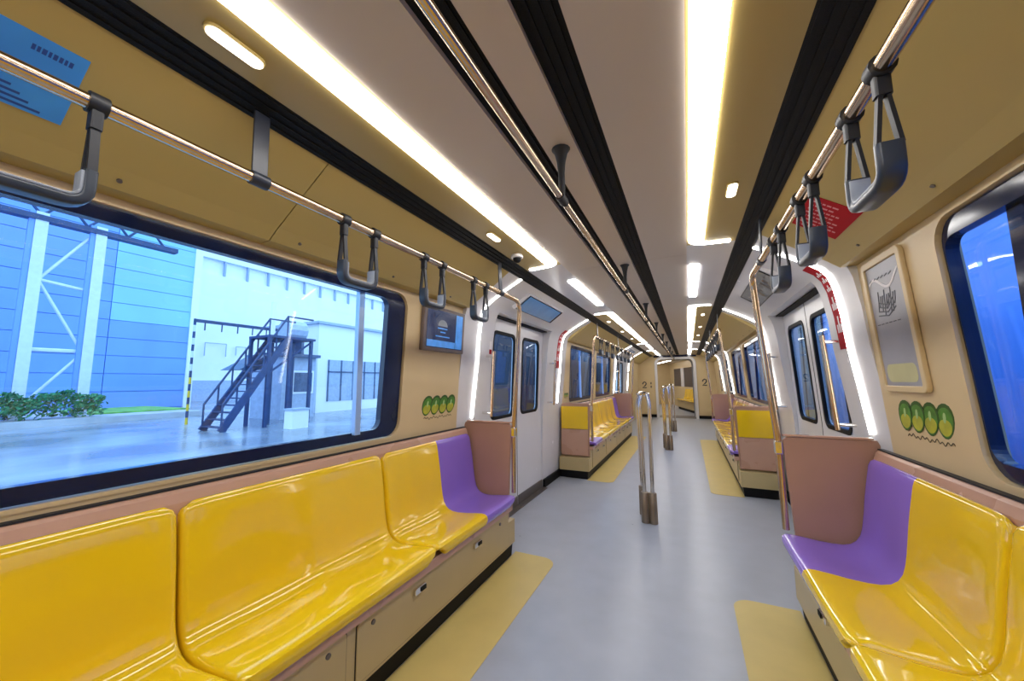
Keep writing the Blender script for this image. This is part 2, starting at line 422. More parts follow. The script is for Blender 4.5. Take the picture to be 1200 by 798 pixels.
# ================================================================== LIGHTS IN THE CEILING
def light_strip(y0, y1, s, hook0, hook1, label):
    xi, xo = .419, .503; n = 8; pts = []
    # walk round: inner edge up, far end, outer edge down, near end
    def arc(cx, cy, r, a0, a1): return [(cx + r*math.cos(math.radians(a0 + (a1-a0)*k/n)), cy + r*math.sin(math.radians(a0 + (a1-a0)*k/n))) for k in range(n+1)]
    R = .09; r = .02; hx = .645; ht = .035
    if hook0:
        pts += [(hx, y0)] + arc(xi + R, y0 + R, R, 270, 180)
    else: pts += [(xo, y0), (xi, y0)]
    if hook1:
        pts += arc(xi + R, y1 - R, R, 180, 90) + [(hx, y1), (hx, y1 - ht)] + arc(xo + r, y1 - ht - r, r, 90, 180)
    else: pts += [(xi, y1), (xo, y1)]
    if hook0: pts += arc(xo + r, y0 + ht + r, r, 180, 270) + [(hx, y0 + ht)]
    z = 2.1
    mb = MB().loft([[(s*x, y, 2.0995 - .012*max(0, x-.41)/.262 - .006) for x, y in pts], [(s*x, y, 2.0995 - .012*max(0, x-.41)/.262) for x, y in pts]])
    o = mesh_obj('ceiling_light', mb, 'lamp_white'); tag(o, label, 'ceiling light', 'long ceiling light strips')
for s in (-1, 1):
    light_strip(Y_BACK + .2, 2.48, s, False, True, f'long glowing ceiling light strip with hooked end above the nearest {SIDE[s]} bench')
    light_strip(4.55, 8.9, s, True, True, f'long glowing ceiling light strip above the far {SIDE[s]} bench')
    light_strip(11.1, 13.3, s, True, False, f'glowing ceiling light strip on the {SIDE[s]} by the car end')
    for y0, y1, nm in ((2.92, 4.04, 'nearest'), (9.3, 10.5, 'far')):
        o = mesh_obj('ceiling_light', MB().box((s*.43, y0, 2.088), (s*.492, y1, 2.0965)), 'lamp_white')
        tag(o, f'short glowing ceiling light bar by the {nm} {SIDE[s]} doors', 'ceiling light', 'short door ceiling lights')
def spot(y, s, ln, label):
    z = 2.0905
    t = thing('recessed_lamp', label, 'lamp', (s*.59, y, z - .006), 'small recessed ceiling lamps')
    def out(k, m): return [(s*(.59 + p[0]*1), y + p[1]) for p in rrect(-.018 - k, -ln/2 - k, .018 + k, ln/2 + k, .0179 + k, 5)]
    mesh_obj('bezel', MB().loft([[(x, yy, z - .006) for x, yy in out(.005, 0)], [(x, yy, z + .001) for x, yy in out(.005, 0)]]), 'tan', t)
    mesh_obj('diffuser', MB().loft([[(x, yy, z - .0085) for x, yy in out(0, 0)], [(x, yy, z - .006) for x, yy in out(0, 0)]]), 'spot_white', t)
for s in (-1, 1):
    for k, y in enumerate((.45, 1.79)):
        spot(y, s, .125, f'small oval recessed lamp in the tan ceiling, {["nearest", "second"][k]} on the {SIDE[s]}')
    for k, y in enumerate((5.2, 6.4, 7.6)):
        spot(y, s, .125, f'small oval recessed lamp over the far {SIDE[s]} bench, {ORD[k]} from the doors')
# dome camera
for s in (-1,):
    t = thing('dome_camera', 'small white dome camera on the left ceiling by the door', 'camera', (s*.6, 2.13, 2.09))
    mesh_obj('base', MB().lathe((s*.6, 2.13, 2.066), [(.035, .024), (.04, .015), (.04, .004), (.034, 0)]), 'dome_white', t, smooth=True)
    mesh_obj('dome', MB().lathe((s*.6, 2.13, 2.036), [(.003, 0), (.016, .004), (.025, .014), (.028, .03)]), 'black', t, smooth=True)

# ================================================================== BENCHES
PROF = [(.778, .402), (.768, .418), (.764, .436), (.770, .453), (.785, .462), (.81, .464), (.86, .459), (.92, .451), (.98, .447), (1.02, .449), (1.05, .457),
        (1.072, .474), (1.088, .50), (1.098, .535), (1.106, .58), (1.113, .63), (1.121, .69), (1.131, .75), (1.140, .80), (1.147, .84), (1.154, .862), (1.164, .873), (1.174, .872)]
def seat_shell(y0, y1, s, roll0, roll1, buckets):
    n = len(PROF); arc = [0]
    for k in range(1, n): arc.append(arc[-1] + math.dist(PROF[k], PROF[k-1]))
    tot = arc[-1]; W = y1 - y0
    roll = [(0, .034), (0, .018), (.003, .008), (.010, .002), (.022, 0)]
    cols = []
    cols += [(d, dep, 0) for d, dep in roll] if roll0 else [(0, 0, 0)]
    inn = 16 if buckets > 1 else 9
    for k in range(1, inn): cols.append((None, 0, k/inn))
    cols += [(d, dep, 1) for d, dep in roll[::-1]] if roll1 else [(0, 0, 1)]
    mb = MB(); rings = []
    for k in range(n):
        x, z = PROF[k]; a = Vector(PROF[max(k-1, 0)]); b = Vector(PROF[min(k+1, n-1)]); t = (b-a).normalized(); nx, nz = -t.y, t.x
        def inset(r, d): return r - math.sqrt(max(0, r*r - (r-d)**2)) if d < r else 0
        e = max(inset(.055, tot - arc[k]), inset(.05, max(0, arc[k] - .03)))
        ring = []
        for d, dep, f in cols:
            if d is not None:
                y = (y0 + d + (e if roll0 else 0)) if f == 0 else (y1 - d - (e if roll1 else 0)); push = -dep
            else:
                ya = y0 + (e + .022 if roll0 else 0); yb = y1 - (e + .022 if roll1 else 0); y = ya + (yb-ya)*f
                ph = (y - y0)/W * buckets
                mid = math.sin(math.pi * min(1, max(0, (arc[k]-.05)/(tot-.12))))
                push = -.011 * mid * math.sin(math.pi * (ph % 1.0))**2
            ring.append((s*(x + nx*push), y, z + nz*push))
        rings.append(ring)
    mb.loft(rings, closed=False)
    return mb
def seat_unit(y0, y1, s, purple, label, grp):
    t = thing('double_seat', label, 'seat', (s*.95, (y0+y1)/2, .44), grp)
    m = (y0+y1)/2 + (.03 if purple == 1 else -.03)
    if purple == 0:
        mesh_obj('seat_shell', seat_shell(y0, y1, s, True, True, 2), 'seat_yellow', t, smooth=True, recalc=False)
    else:
        a = mesh_obj('seat_shell', seat_shell(y0, m, s, True, False, 1), 'seat_yellow' if purple == 1 else 'seat_purple', t, smooth=True, recalc=False)
        b = mesh_obj('seat_shell', seat_shell(m, y1, s, False, True, 1), 'seat_purple' if purple == 1 else 'seat_yellow', t, smooth=True, recalc=False)
        p = b if purple == 1 else a; p['label'] = 'purple half seat shell next to the doorway'
    return t
def bench(y0, y1, s, doors, endlow, label, locks):
    """seat box: cream carcass, pink rim, black toe strip, locker doors"""
    t = thing('seat_box', label, 'bench base', (s*1.0, (y0+y1)/2, 0), 'cream seat boxes under the benches')
    mesh_obj('carcass', MB().prism_y([(.835, .10), (.835, .355), (1.148, .355), (1.148, .10)], y0, y1, s), 'box_cream', t)
    mesh_obj('rim', MB().prism_y([(.80, .357), (.80, .4015), (1.148, .4015), (1.148, .357)], y0, y1, s), 'pink', t)
    mesh_obj('toe_strip', MB().prism_y([(.860, .0035), (.850, .10), (1.14, .10), (1.14, .0035)], y0 - (.1 if endlow[0] else 0), y1 + (.1 if endlow[1] else 0), s), 'black', t)
    for k, (a, b) in enumerate(((y0 - .105, y0 - .002), (y1 + .002, y1 + .105))):
        if endlow[k]:
            mesh_obj('end_ledge', MB().box((s*.835, a, .10), (s*1.23, b, .262)), 'box_cream', t)
            mesh_obj('toe_strip', MB().box((s*1.141, a + .012, .0035), (s*1.225, b, .10)), 'black', t)
    for a, b in doors:
        o = rrect(a, .118, b, .338, .018, 4)
        d = mesh_obj('locker_door', plate(lambda u, v, dd: (s*(.8285 + dd), u, v), o, [], .006), 'box_cream', t, bevel=.0015)
        mesh_obj('door_gap', plate(lambda u, v, dd: (s*(.8325 + dd), u, v), rrect(a-.004, .114, b+.004, .342, .02, 4), [], .002), 'rubber', d)
    dl = [c for c in t.children if c.name.startswith('locker_door')]
    for y, kind in locks:
        par = next((dd for dd, (a, b) in zip(dl, doors) if a <= y <= b), t)
        if kind == 'latch':
            mesh_obj('latch', MB().box((s*.812, y - .038, .281), (s*.829, y + .038, .312)), 'chrome', par, bevel=.004)
            mesh_obj('latch_slot', MB().box((s*.808, y - .002, .288), (s*.8115, y + .034, .306)), 'black', par)
        else:
            mesh_obj('key_lock', MB().cyl((s*.829, y, .304), (s*.824, y, .304), .010), 'lock_grey', par, smooth=True)
    return t
def partition(yc, s, face, label):
    """end screen of a bench; face=+1 doorway side looks to +y"""
    t = thing('end_partition', label, 'partition', (s*1.0, yc, .27), 'partitions at the bench ends')
    prof = [(.815, .275)] + [(.81, .93), (.82, .955), (1.205, .955), (1.205, .93), (1.18, .93)]
    out = [(.845, .275), (1.215, .275), (1.215, .93)] + [(1.205, .955), (.835, .955), (.815, .935)]
    mesh_obj('core_panel', MB().prism_y(out, yc - .012, yc + .012, s), 'brown', t, bevel=.004)
    y0, y1 = (yc + .0125, yc + .020) if face > 0 else (yc - .020, yc - .0125)
    mesh_obj('lower_panel', MB().prism_y([(.86, .285), (1.21, .285), (1.21, .615), (.85, .615)], y0, y1, s), 'pink', t)
    mesh_obj('upper_panel', MB().prism_y([(.85, .625), (1.21, .625), (1.21, .92), (.845, .92)], y0, y1, s), 'seat_yellow', t)
    mesh_obj('top_cap', MB().prism_y([(.82, .957), (1.19, .957), (1.19, .966), (.82, .966)], yc - .016, yc + .016, s), 'pink', t)
    return t
near_doors = [(-2.0, -.34), (-.30, 1.07), (1.12, 2.43)]
for s in (-1, 1):
    S = SIDE[s]
    bench(Y_BACK + .05, 2.452, s, near_doors, (False, True), f'cream seat box with locker doors under the nearest {S} bench',
          [(.99, 'key'), (1.197, 'key'), (2.31, 'key'), (1.475, 'latch'), (2.003, 'latch'), (.6, 'latch'), (.1, 'latch')])
    seat_unit(1.556, 2.446, s, 1, f'yellow and purple double seat beside the {S} end partition nearest the viewer', 'double seats on the benches')
    seat_unit(.668, 1.548, s, 0, f'glossy yellow double seat next to the nearest {S} purple one', 'double seats on the benches')
    seat_unit(-.22, .66, s, 0, f'glossy yellow double seat at the {S} edge of the picture', 'double seats on the benches')
    seat_unit(-1.108, -.228, s, 0, f'glossy yellow double seat on the {S} bench behind the viewer', 'double seats on the benches')
    partition(2.474, s, 1, f'brown end partition of the nearest {S} bench')
    # far bench
    d = [(5.0 + k*.93, 5.9 + k*.93) for k in range(4)]
    bench(4.915, 8.80, s, d, (True, True), f'cream seat box under the far {S} bench past the doors',
          [(5.0 + k*.93 + .25, 'latch') for k in range(4)] + [(5.0 + k*.93 + .65, 'latch') for k in range(4)])
    w_ = .965
    for k in range(4):
        y = 4.925 + k*w_
        seat_unit(y, y + w_ - .008, s, {0: -1, 3: 1}.get(k, 0),
                  [f'purple and yellow double seat at the near end of the far {S} bench', f'second double seat of the far {S} bench from the doors',
                   f'third double seat of the far {S} bench from the doors', f'yellow and purple double seat at the far end of the far {S} bench'][k], 'double seats on the benches')
    partition(4.89, s, -1, f'yellow and pink end partition of the far {S} bench facing the viewer')
    partition(8.822, s, 1, f'brown partition closing the far end of the far {S} bench')

# ================================================================== HANDRAILS AND STRAPS
RX, RZ = .738, 1.858
def rail(y0, y1, s, ends, brk, label):
    t = thing('handrail', label, 'handrail', (s*RX, (y0+y1)/2, RZ), 'side handrails above the benches')
    path = []
    top = [(s*RX, y0, RZ), (s*RX, y1, RZ)]
    pole_hi = [(s*.745, 0, 1.84), (s*.752, 0, 1.6), (s*.785, 0, 1.1), (s*.797, 0, .95), (s*.80, 0, .47)]
    if ends[1]:
        yp = y1
        p = [(s*RX, y0 if not ends[0] else (y0+y1)/2, RZ), (s*RX, yp, RZ)] + [(x, yp + .0, z) for x, _, z in pole_hi[1:]]
    else: p = top
    if ends[0] and ends[1]:
        full = [(x, y0, z) for x, _, z in pole_hi[1:]][::-1] + [(s*RX, y0, RZ), (s*RX, y1, RZ)] + [(x, y1, z) for x, _, z in pole_hi[1:]]
    elif ends[1]:
        full = [(s*RX, y0, RZ), (s*RX, y1, RZ)] + [(x, y1, z) for x, _, z in pole_hi[1:]]
    else: full = top
    mesh_obj('tube', MB().tube(fillet(full, .09, 6), .0165, 12), 'bronze', t, smooth=True)
    for y in brk:
        sec = [(-.022, -.004), (.022, -.004), (.022, .004), (-.022, .004)]
        mesh_obj('hanger', MB().sweep([(s*.745, y, 2.071), (s*.742, y, 1.98), (s*RX, y, RZ + .012)], sec, side=(0, 1, 0)), 'bracket_dark', t, bevel=.002)
        mesh_obj('hanger_clip', MB().cyl((s*RX, y - .024, RZ), (s*RX, y + .024, RZ), .0205, 12), 'bracket_dark', t, smooth=True)
    for on, y, yo in ((ends[0], y0, 1), (ends[1], y1, -1)):
        if on:
            mesh_obj('pole_clamp', MB().box((s*.778, y - .022, .86), (s*.8135, y + .022, .93)), 'chrome', t, bevel=.006)
    return t
rail(Y_BACK + .1, 2.474, -1, (False, True), [-1.0, .605, 2.16], 'bronze tube handrail over the nearest left bench bending down to the partition')
rail(Y_BACK + .1, 2.474, 1, (False, True), [-1.0, .40, 2.16], 'bronze tube handrail over the nearest right bench bending down to the partition')
for s in (-1, 1):
    rail(4.89, 8.822, s, (True, True), [5.15, 6.85, 8.5], f'bronze tube handrail with end poles over the far {SIDE[s]} bench')

def strap_parts(t, y, s, L=.15):
    x = s*RX
    grip = fillet([(x, y, 1.705), (x, y, 1.632), (x, y + L, 1.632), (x, y + L, 1.705)], .035, 5)
    mesh_obj('grip', MB().sweep(grip, rrect(-.021, -.0105, .021, .0105, .007, 3), side=(1, 0, 0)), 'strap_grey', t, smooth=True)
    inner = fillet([(x, y + .0118, 1.700), (x, y + .0118, 1.6438), (x, y + L - .0118, 1.6438), (x, y + L - .0118, 1.700)], .022, 5)
    mesh_obj('grip_inlay', MB().sweep(inner, rrect(-.018, -.003, .018, .003, .002, 2), side=(1, 0, 0)), 'grip_light', t, smooth=True)
    for yy in (y, y + L):
        mesh_obj('clamp', MB().cyl((x, yy - .015, RZ), (x, yy + .015, RZ), .0225, 12), 'strap_black', t, smooth=True)
        mesh_obj('buckle', MB().sweep([(x, yy, RZ - .018), (x, yy, RZ - .058)], rrect(-.013, -.010, .013, .010, .004, 2), side=(1, 0, 0)), 'strap_black', t)
        for k in (-1, 1):
            mesh_obj('belt', MB().sweep([(x + k*.005, yy, RZ - .05), (x + k*.017, yy, 1.70)], [(-.0035, -.0075), (.0035, -.0075), (.0035, .0075), (-.0035, .0075)], side=(1, 0, 0)), 'strap_black', t)
STR = {-1: [.13, .905, 1.36, 1.81], 1: [.02, .892, 1.319, 1.73]}
first = None
def strap(y, s, label, L=.145):
    global first
    t = thing('strap_handle', label, 'strap handle', (s*RX, y + L/2, 1.619), 'hanging strap handles')
    strap_parts(t, y, s, L); return t
proto = {}
for s in (-1, 1):
    for k, y in enumerate(STR[s]):
        lab = [f'dark strap handle hanging nearest the viewer on the {SIDE[s]} rail', f'second dark strap handle from the viewer on the {SIDE[s]} rail',
               f'third dark strap handle from the viewer on the {SIDE[s]} rail', f'dark strap handle nearest the door pole on the {SIDE[s]} rail'][k]
        if s in proto: copy_tree(proto[s], (s*RX, y + .0725, 1.619), lab)
        else: proto[s] = strap(y, s, lab)
    for k in range(7):
        copy_tree(proto[s], (s*RX, 5.35 + k*.46, 1.619), f'{ORD[k]} strap handle from the doors on the far {SIDE[s]} rail')

# centre rail
t = thing('ceiling_handrail', 'bronze centre handrail hanging below the ceiling on black stems', 'handrail', (0, 4, 1.91))
mesh_obj('tube', MB().tube([(0, Y_BACK + .2, 1.91), (0, Y_END - .4, 1.91)], .0125, 12), 'bronze', t, smooth=True)
ys = [-.3] + [1.207 + 1.5*k for k in range(9)]
for y in ys:
    st = mesh_obj('stem', MB().lathe((0, y, 1.91), [(.012, .01), (.012, .10), (.016, .14), (.024, .175), (.034, .189)], 14), 'rubber', t, smooth=True)
    mesh_obj('stem_collar', MB().cyl((0, y - .03, 1.91), (0, y + .03, 1.91), .0165, 12), 'rubber', st, smooth=True)

# floor stanchions
def stanchion(y, label):
    t = thing('stanchion', label, 'stanchion', (0, y, 0), 'waist-high centre stanchions')
    spots = [(.032, -.03), (-.036, -.03), (-.075, .17)]
    for k, (dx, dy) in enumerate(spots):
        mesh_obj('foot_sleeve', MB().lathe((dx, y + dy, 0), [(.030, .001), (.036, .004), (.034, .26), (.030, .265), (.018, .266)], 14), 'dark_bronze', t, smooth=True)
        mesh_obj('pole', MB().tube(fillet([(dx, y + dy, .262), (dx*1.1, y + dy, .7), (dx*1.25, y + dy, 1.05), (dx*.6, y + dy*.6, 1.14)], .08), .0165, 10), 'chrome', t, smooth=True)
    mesh_obj('cap', MB().lathe((-.018, y + .02, 1.115), [(.03, 0), (.06, .01), (.062, .025), (.04, .04), (.005, .045)], 16), 'chrome', t, smooth=True)
    mesh_obj('brace', MB().box((-.06, y - .045, .02), (.055, y + .0, .25)), 'dark_bronze', t, bevel=.01)
for k, y in enumerate((3.64, 7.42, 10.1)):
    stanchion(y, ['waist-high chrome stanchion with bronze foot between the nearest doors', 'waist-high chrome stanchion in the aisle between the far benches', 'waist-high chrome stanchion between the far doors'][k])

# ================================================================== SIGNS, SCREEN, POSTER
def cove_pt(s, t, y, off=.0):
    """point on sloping cove face, t from top 0 to bottom 1; off lifts it into the room"""
    x = .78 + .275*t; z = 2.066 - .194*t
    return (s*(x - .577*off), y, z - .817*off)
def cove_quad(s, t0, t1, y0, y1, off0, off1):
    mb = MB()
    mb.loft([[cove_pt(s, t, y, off0) for t, y in ((t0, y0), (t0, y1), (t1, y1), (t1, y0))], [cove_pt(s, t, y, off1) for t, y in ((t0, y0), (t0, y1), (t1, y1), (t1, y0))]]); return mb
# blue notice (left, near)
b = mesh_obj('notice_sticker', cove_quad(-1, .26, .82, .02, .285, .0004, .002), 'sign_blue'); tag(b, 'blue notice sticker on the tan cove at the upper left corner', 'sticker')
for (t0, t1, ya, yb, m) in ((.33, .37, .205, .262, 'sign_ink'),):
    k = 0; y = ya
    while y < yb:
        ln = random.uniform(.004, .008); mesh_obj('print_line', cove_quad(-1, t0, t1, y, y + ln, .002, .0023), m, b); y += ln + .0025
for r, (t0, ya, yb) in enumerate(((.66, .03, .20), (.70, .18, .215), (.74, .17, .23), (.78, .19, .25))):
    mesh_obj('print_line', cove_quad(-1, t0, t0 + .018, ya, yb, .002, .0023), 'sign_ink', b)
# red notice (right)
b = mesh_obj('notice_sticker', cove_quad(1, .30, .86, 1.80, 2.10, .0004, .002), 'sign_red'); tag(b, 'red notice sticker with pale text lines on the right cove', 'sticker')
for r in range(8):
    y = 1.835 + r*.033; t0 = .36; tend = random.uniform(.6, .8)
    while t0 < tend:
        ln = random.uniform(.03, .07); mesh_obj('print_line', cove_quad(1, t0, t0 + ln, y, y + .011, .002, .0023), 'print_pink', b); t0 += ln + .015
# displays above doors
ds = {}
for s in (-1, 1):
    for k, (ya, yb, nm) in enumerate(((2.95, 3.87, 'nearest'), (9.3, 10.2, 'far'))):
        t = thing('route_display', f'{"blue" if s < 0 else "grey"} route display panel sloping above the {nm} {SIDE[s]} doors', 'display', (s*.95, (ya+yb)/2, 1.9), 'displays above the doors')
        t0, t1 = .25, .78
        mesh_obj('housing', cove_quad(s, t0 - .03, t1 + .03, ya - .02, yb + .02, -.12, .004), 'portal_white', t)
        mesh_obj('bezel', cove_quad(s, t0, t1, ya, yb, .0042, .008), 'black', t)
        sc = mesh_obj('screen', cove_quad(s, t0 + .02, t1 - .02, ya + .012, yb - .05, .0082, .010), 'display_blue' if s < 0 else 'display_grey', t)
        if s > 0:
            for q in range(9):
                yy = ya + .06 + q*.085
                mesh_obj('print_line', cove_quad(s, .42, .46 + .12*(q % 3), yy, yy + .05, .0102, .0106), 'lock_grey', sc)
# red arch stickers
def arch_sticker(s, y0, y1, label):
    pts = [p for p in ARCH if 1.35 < p[1] < 1.95]
    def dens(P):
        out = []
        for a, b_ in zip(P[:-1], P[1:]):
            for k in range(4): out.append((a[0] + (b_[0]-a[0])*k/4, a[1] + (b_[1]-a[1])*k/4))
        return out + [P[-1]]
    P = dens(pts); mb = MB()
    rings = []
    for k, (x, z) in enumerate(P):
        a = Vector(P[max(0, k-1)]); b_ = Vector(P[min(len(P)-1, k+1)]); t = (b_-a).normalized(); n = Vector((-t.y, t.x))
        if n.x > 0: n = -n
        rings.append([(s*(x + n.x*.0006), y0, z + n.y*.0006), (s*(x + n.x*.0006), y1, z + n.y*.0006), (s*(x + n.x*.002), y1, z + n.y*.002), (s*(x + n.x*.002), y0, z + n.y*.002)])
    o = mesh_obj('warning_sticker', mb.loft(rings), 'sign_red'); tag(o, label, 'sticker', 'red door warning stickers')
    for q in range(5):
        k = 2 + q*3
        if k + 2 >= len(P): break
        for j in range(3):
            yy = y0 + (y1-y0)*(.2 + .22*j); dy = (y1-y0)*.15
            (xa, za), (xb, zb) = P[k], P[k+1 + j % 2]
            t = (Vector((xb-xa, zb-za))).normalized(); n = Vector((-t.y, t.x)); n = -n if n.x > 0 else n
            m2 = MB().loft([[(s*(xx + n.x*o2), yv, zz + n.y*o2) for xx, zz, yv in ((xa, za, yy), (xb, zb, yy), (xb, zb, yy + dy), (xa, za, yy + dy))] for o2 in (.0021, .0026)])
            mesh_obj('print_mark', m2, 'print_glint_white', o)
arch_sticker(1, 2.625, 2.735, 'curved red warning sticker with white marks on the nearest right door arch')
arch_sticker(-1, 4.60, 4.72, 'curved red warning sticker on the far edge of the nearest left doorway')
t = thing('door_label', 'white label strip with red band on the near pillar of the left doorway', 'label', (-1.2, 2.87, 1.3))
def pq(y0, y1, z0, z1, d0, d1):
    def ax(z):
        for (xa, za), (xb, zb) in zip(ARCH[:-1], ARCH[1:]):
            if za <= z <= zb: return xa + (xb - xa)*(z - za)/(zb - za)
    return MB().loft([[(-(ax(z) - d), y, z) for y, z in ((y0, z0), (y1, z0), (y1, z1), (y0, z1))] for d in (d0, d1)])
mesh_obj('strip', pq(2.79, 2.82, 1.44, 1.61, .001, .003), 'print_glint_white', t)
mesh_obj('red_band', pq(2.785, 2.825, 1.50, 1.54, .0032, .0045), 'sign_red', t)
# passenger screen (left wall)
def wq(s, y0, y1, z0, z1, d0, d1):
    return MB().loft([[(s*(wallx(z) - d), y, z) for y, z in ((y0, z0), (y1, z0), (y1, z1), (y0, z1))] for d in (d0, d1)])
t = thing('info_screen', 'small wall screen with blue borders beside the left window', 'screen', (-1.17, 2.12, 1.47))
mesh_obj('case', wq(-1, 1.875, 2.352, 1.47, 1.775, .0006, .03), 'screen_frame', t, bevel=.006)
sc = mesh_obj('screen', wq(-1, 1.905, 2.322, 1.495, 1.752, .0302, .032), 'screen_dark', t)
mesh_obj('blue_band', wq(-1, 2.235, 2.318, 1.50, 1.748, .0321, .0326), 'screen_blue', sc)
mesh_obj('blue_band', wq(-1, 1.91, 2.23, 1.50, 1.545, .0321, .0326), 'screen_blue', sc)
pts = [(2.075 + .055*math.cos(math.radians(a)), 1.645 + .045*math.sin(math.radians(a))) for a in range(0, 181, 15)]
mesh_obj('picture', MB().loft([[(-(wallx(z) - d), y, z) for y, z in pts] for d in (.0321, .0326)]), 'grip_light', sc)
for z, a, b in ((1.625, 2.02, 2.13), (1.60, 2.05, 2.11), (1.57, 2.0, 2.16)):
    mesh_obj('print_line', wq(-1, a, b, z, z + .008, .0321, .0326), 'screen_blue', sc)
# poster (right wall)
t = thing('poster_frame', 'grey framed poster with painted-in white light reflection and dark drawing on the right wall', 'poster', (1.18, 2.1, 1.2))
py0, py1, pz0, pz1 = 1.935, 2.285, 1.205, 1.80
om = rrect(py0, pz0, py1, pz1, .03, 5); im = rrect(py0 + .03, pz0 + .026, py1 - .026, pz1 - .032, .008, 3)
mesh_obj('frame', plate(lambda u, v, d: (wallx(v) - .0182 + d, u, v), om, [im], .0176), 'cream', t, bevel=.004)
pr = mesh_obj('print', plate(lambda u, v, d: (wallx(v) - .010 + d, u, v), rrect(py0 + .028, pz0 + .024, py1 - .024, pz1 - .03, .009, 3), [], .004), 'poster_grey', t)
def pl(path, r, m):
    mesh_obj('drawn_or_glint_line', MB().sweep([(wallx(z) - .0108, y, z) for y, z in path], rrect(-.0006, -r, .0006, r, .0005, 1), side=(1, 0, 0)), m, pr)
glint_wave = [(2.245 - .265*k/24, 1.675 + .03*math.sin(k/24*2*math.pi*1.05 + .6) + .02*(k/24)) for k in range(25)]
pl(glint_wave, .006, 'print_glint_white')  # lamp reflection on the poster, painted in as a white wavy line
for q in range(9):
    y = 2.20 - q*.018; pl([(y, 1.56 + .02*math.sin(q*1.7)), (y - .012, 1.60), (y - .02, 1.635 + .015*math.cos(q*2.1))], .0035, 'poster_ink')
for q in range(4): pl([(2.21 - q*.01, 1.545 + q*.018), (2.12, 1.535 + q*.016), (2.05 + q*.008, 1.565 + q*.02)], .003, 'poster_ink')
for q in range(6): pl([(2.235 - q*.035, 1.705), (2.235 - q*.035 - .022, 1.712)], .003, 'poster_ink')
for q in range(6): pl([(2.235 - q*.035, 1.505), (2.235 - q*.035 - .022, 1.505)], .002, 'poster_ink')
mesh_obj('yellow_field', plate(lambda u, v, d: (wallx(v) - .0106 + d, u, v), rrect(py0 + .06, pz0 + .042, py1 - .05, pz0 + .12, .03, 5), [], .0004), 'poster_yellow', pr)
# mango logo decals
def decal(s, y0, q_, label):
    """four overlapping fruit shapes with a line of script; q_ = size factor"""
    zc = 1.105 if q_ == 1 else 1.06
    t = thing('wall_decal', label, 'decal', (s*wallx(1.08), y0 + .19*q_, 1.03), 'green fruit decals on the walls')
    for k in range(4):
        cy = y0 + (.05 + k*.088)*q_; tilt = -.18*s
        def ov(rx, rz, dz=0, n=18):
            rx, rz, dz = rx*q_, rz*q_, dz*q_
            return [(cy + rx*math.cos(2*math.pi*q/n)*(1 + .12*math.sin(2*math.pi*q/n)) + tilt*(rz*math.sin(2*math.pi*q/n)+dz), zc + dz + rz*math.sin(2*math.pi*q/n)) for q in range(n)]
        dd = .0006 + k*.0011
        def ly(pts, a, b): return MB().loft([[(s*(wallx(z) - d), y, z) for y, z in pts] for d in (dd + a, dd + b)])
        fr = mesh_obj('fruit', ly(ov(.054, .066), -.0003, 0), 'leaf_dark', t)
        mesh_obj('fruit_top', ly(ov(.046, .055, -.004), .0001, .0003), 'leaf_green', fr)
        mesh_obj('fruit_base', ly(ov(.038, .031, -.024), .0004, .0006), 'leaf_yellow', fr)
        mesh_obj('fruit_shine', ly(ov(.009, .02, .012), .0007, .0009), 'leaf_shine', fr)
    path = []
    for k in range(60):
        u = k/59; path.append((s*(wallx(1.025) - .001), y0 + (.02 + .31*u)*q_, zc - .083*q_ + (.006*math.sin(u*60) + .004*math.sin(u*23))*q_))
    mesh_obj('script_line', MB().sweep(path, rrect(-.0006, -.002*q_, .0006, .002*q_, .0005, 1), side=(1, 0, 0)), 'ink', t)
decal(-1, 1.95, 1, 'row of four green and yellow fruit shapes on the left wall below the screen')
decal(1, 1.86, 1, 'row of four green and yellow fruit shapes on the right wall below the poster')
for s in (-1, 1): decal(s, 5.03, .5, f'small row of green fruit shapes on the {SIDE[s]} wall past the nearest doors')

# ================================================================== CAR END, GANGWAY, NEXT CAR
t = thing('wall_end', 'cream end bulkheads either side of the gangway opening', None, (0, Y_END, 0), kind='structure')
op = [(-.56, 0), (-.56, 1.78)] + [(-.56 + .2 - .2*math.cos(math.radians(a)), 1.78 + .2*math.sin(math.radians(a))) for a in range(15, 91, 15)] + \
     [(.56 - .2 + .2*math.sin(math.radians(a)), 1.78 + .2*math.cos(math.radians(a))) for a in range(0, 91, 15)] + [(.56, 0)]
outl = [(-1.29, 0)] + op + [(1.29, 0), (1.29, 2.15), (-1.29, 2.15)]
mesh_obj('bulkhead', plate(lambda u, v, d: (u, Y_END + d, v), outl, [], .06), 'cream', t)
mesh_obj('black_header', MB().box((-.66, Y_END - .05, 2.035), (.66, Y_END - .001, 2.095)), 'window_border', t)
for s in (-1, 1):
    mesh_obj('kick_plate', MB().box((s*.62, Y_END - .02, .001), (s*1.24, Y_END - .001, .1)), 'black', t)
    mesh_obj('cabinet_door', MB().box((s*.66, Y_END - .012, .14), (s*1.1, Y_END - .001, 1.9)), 'cream', t, bevel=.003)
# portal ring of the gangway
def ring_path(w, h, r): return fillet([(-w, 0, 0), (-w, 0, h), (w, 0, h), (w, 0, 0)], r, 6)
gp = [Vector((p.x, Y_END - .02, p.z)) for p in ring_path(.60, 2.0, .2)]
mesh_obj('portal_ring', MB().sweep(gp, [(-.02, -.04), (.02, -.04), (.02, .04), (-.02, .04)], side=(0, 1, 0)), 'portal_white', t)
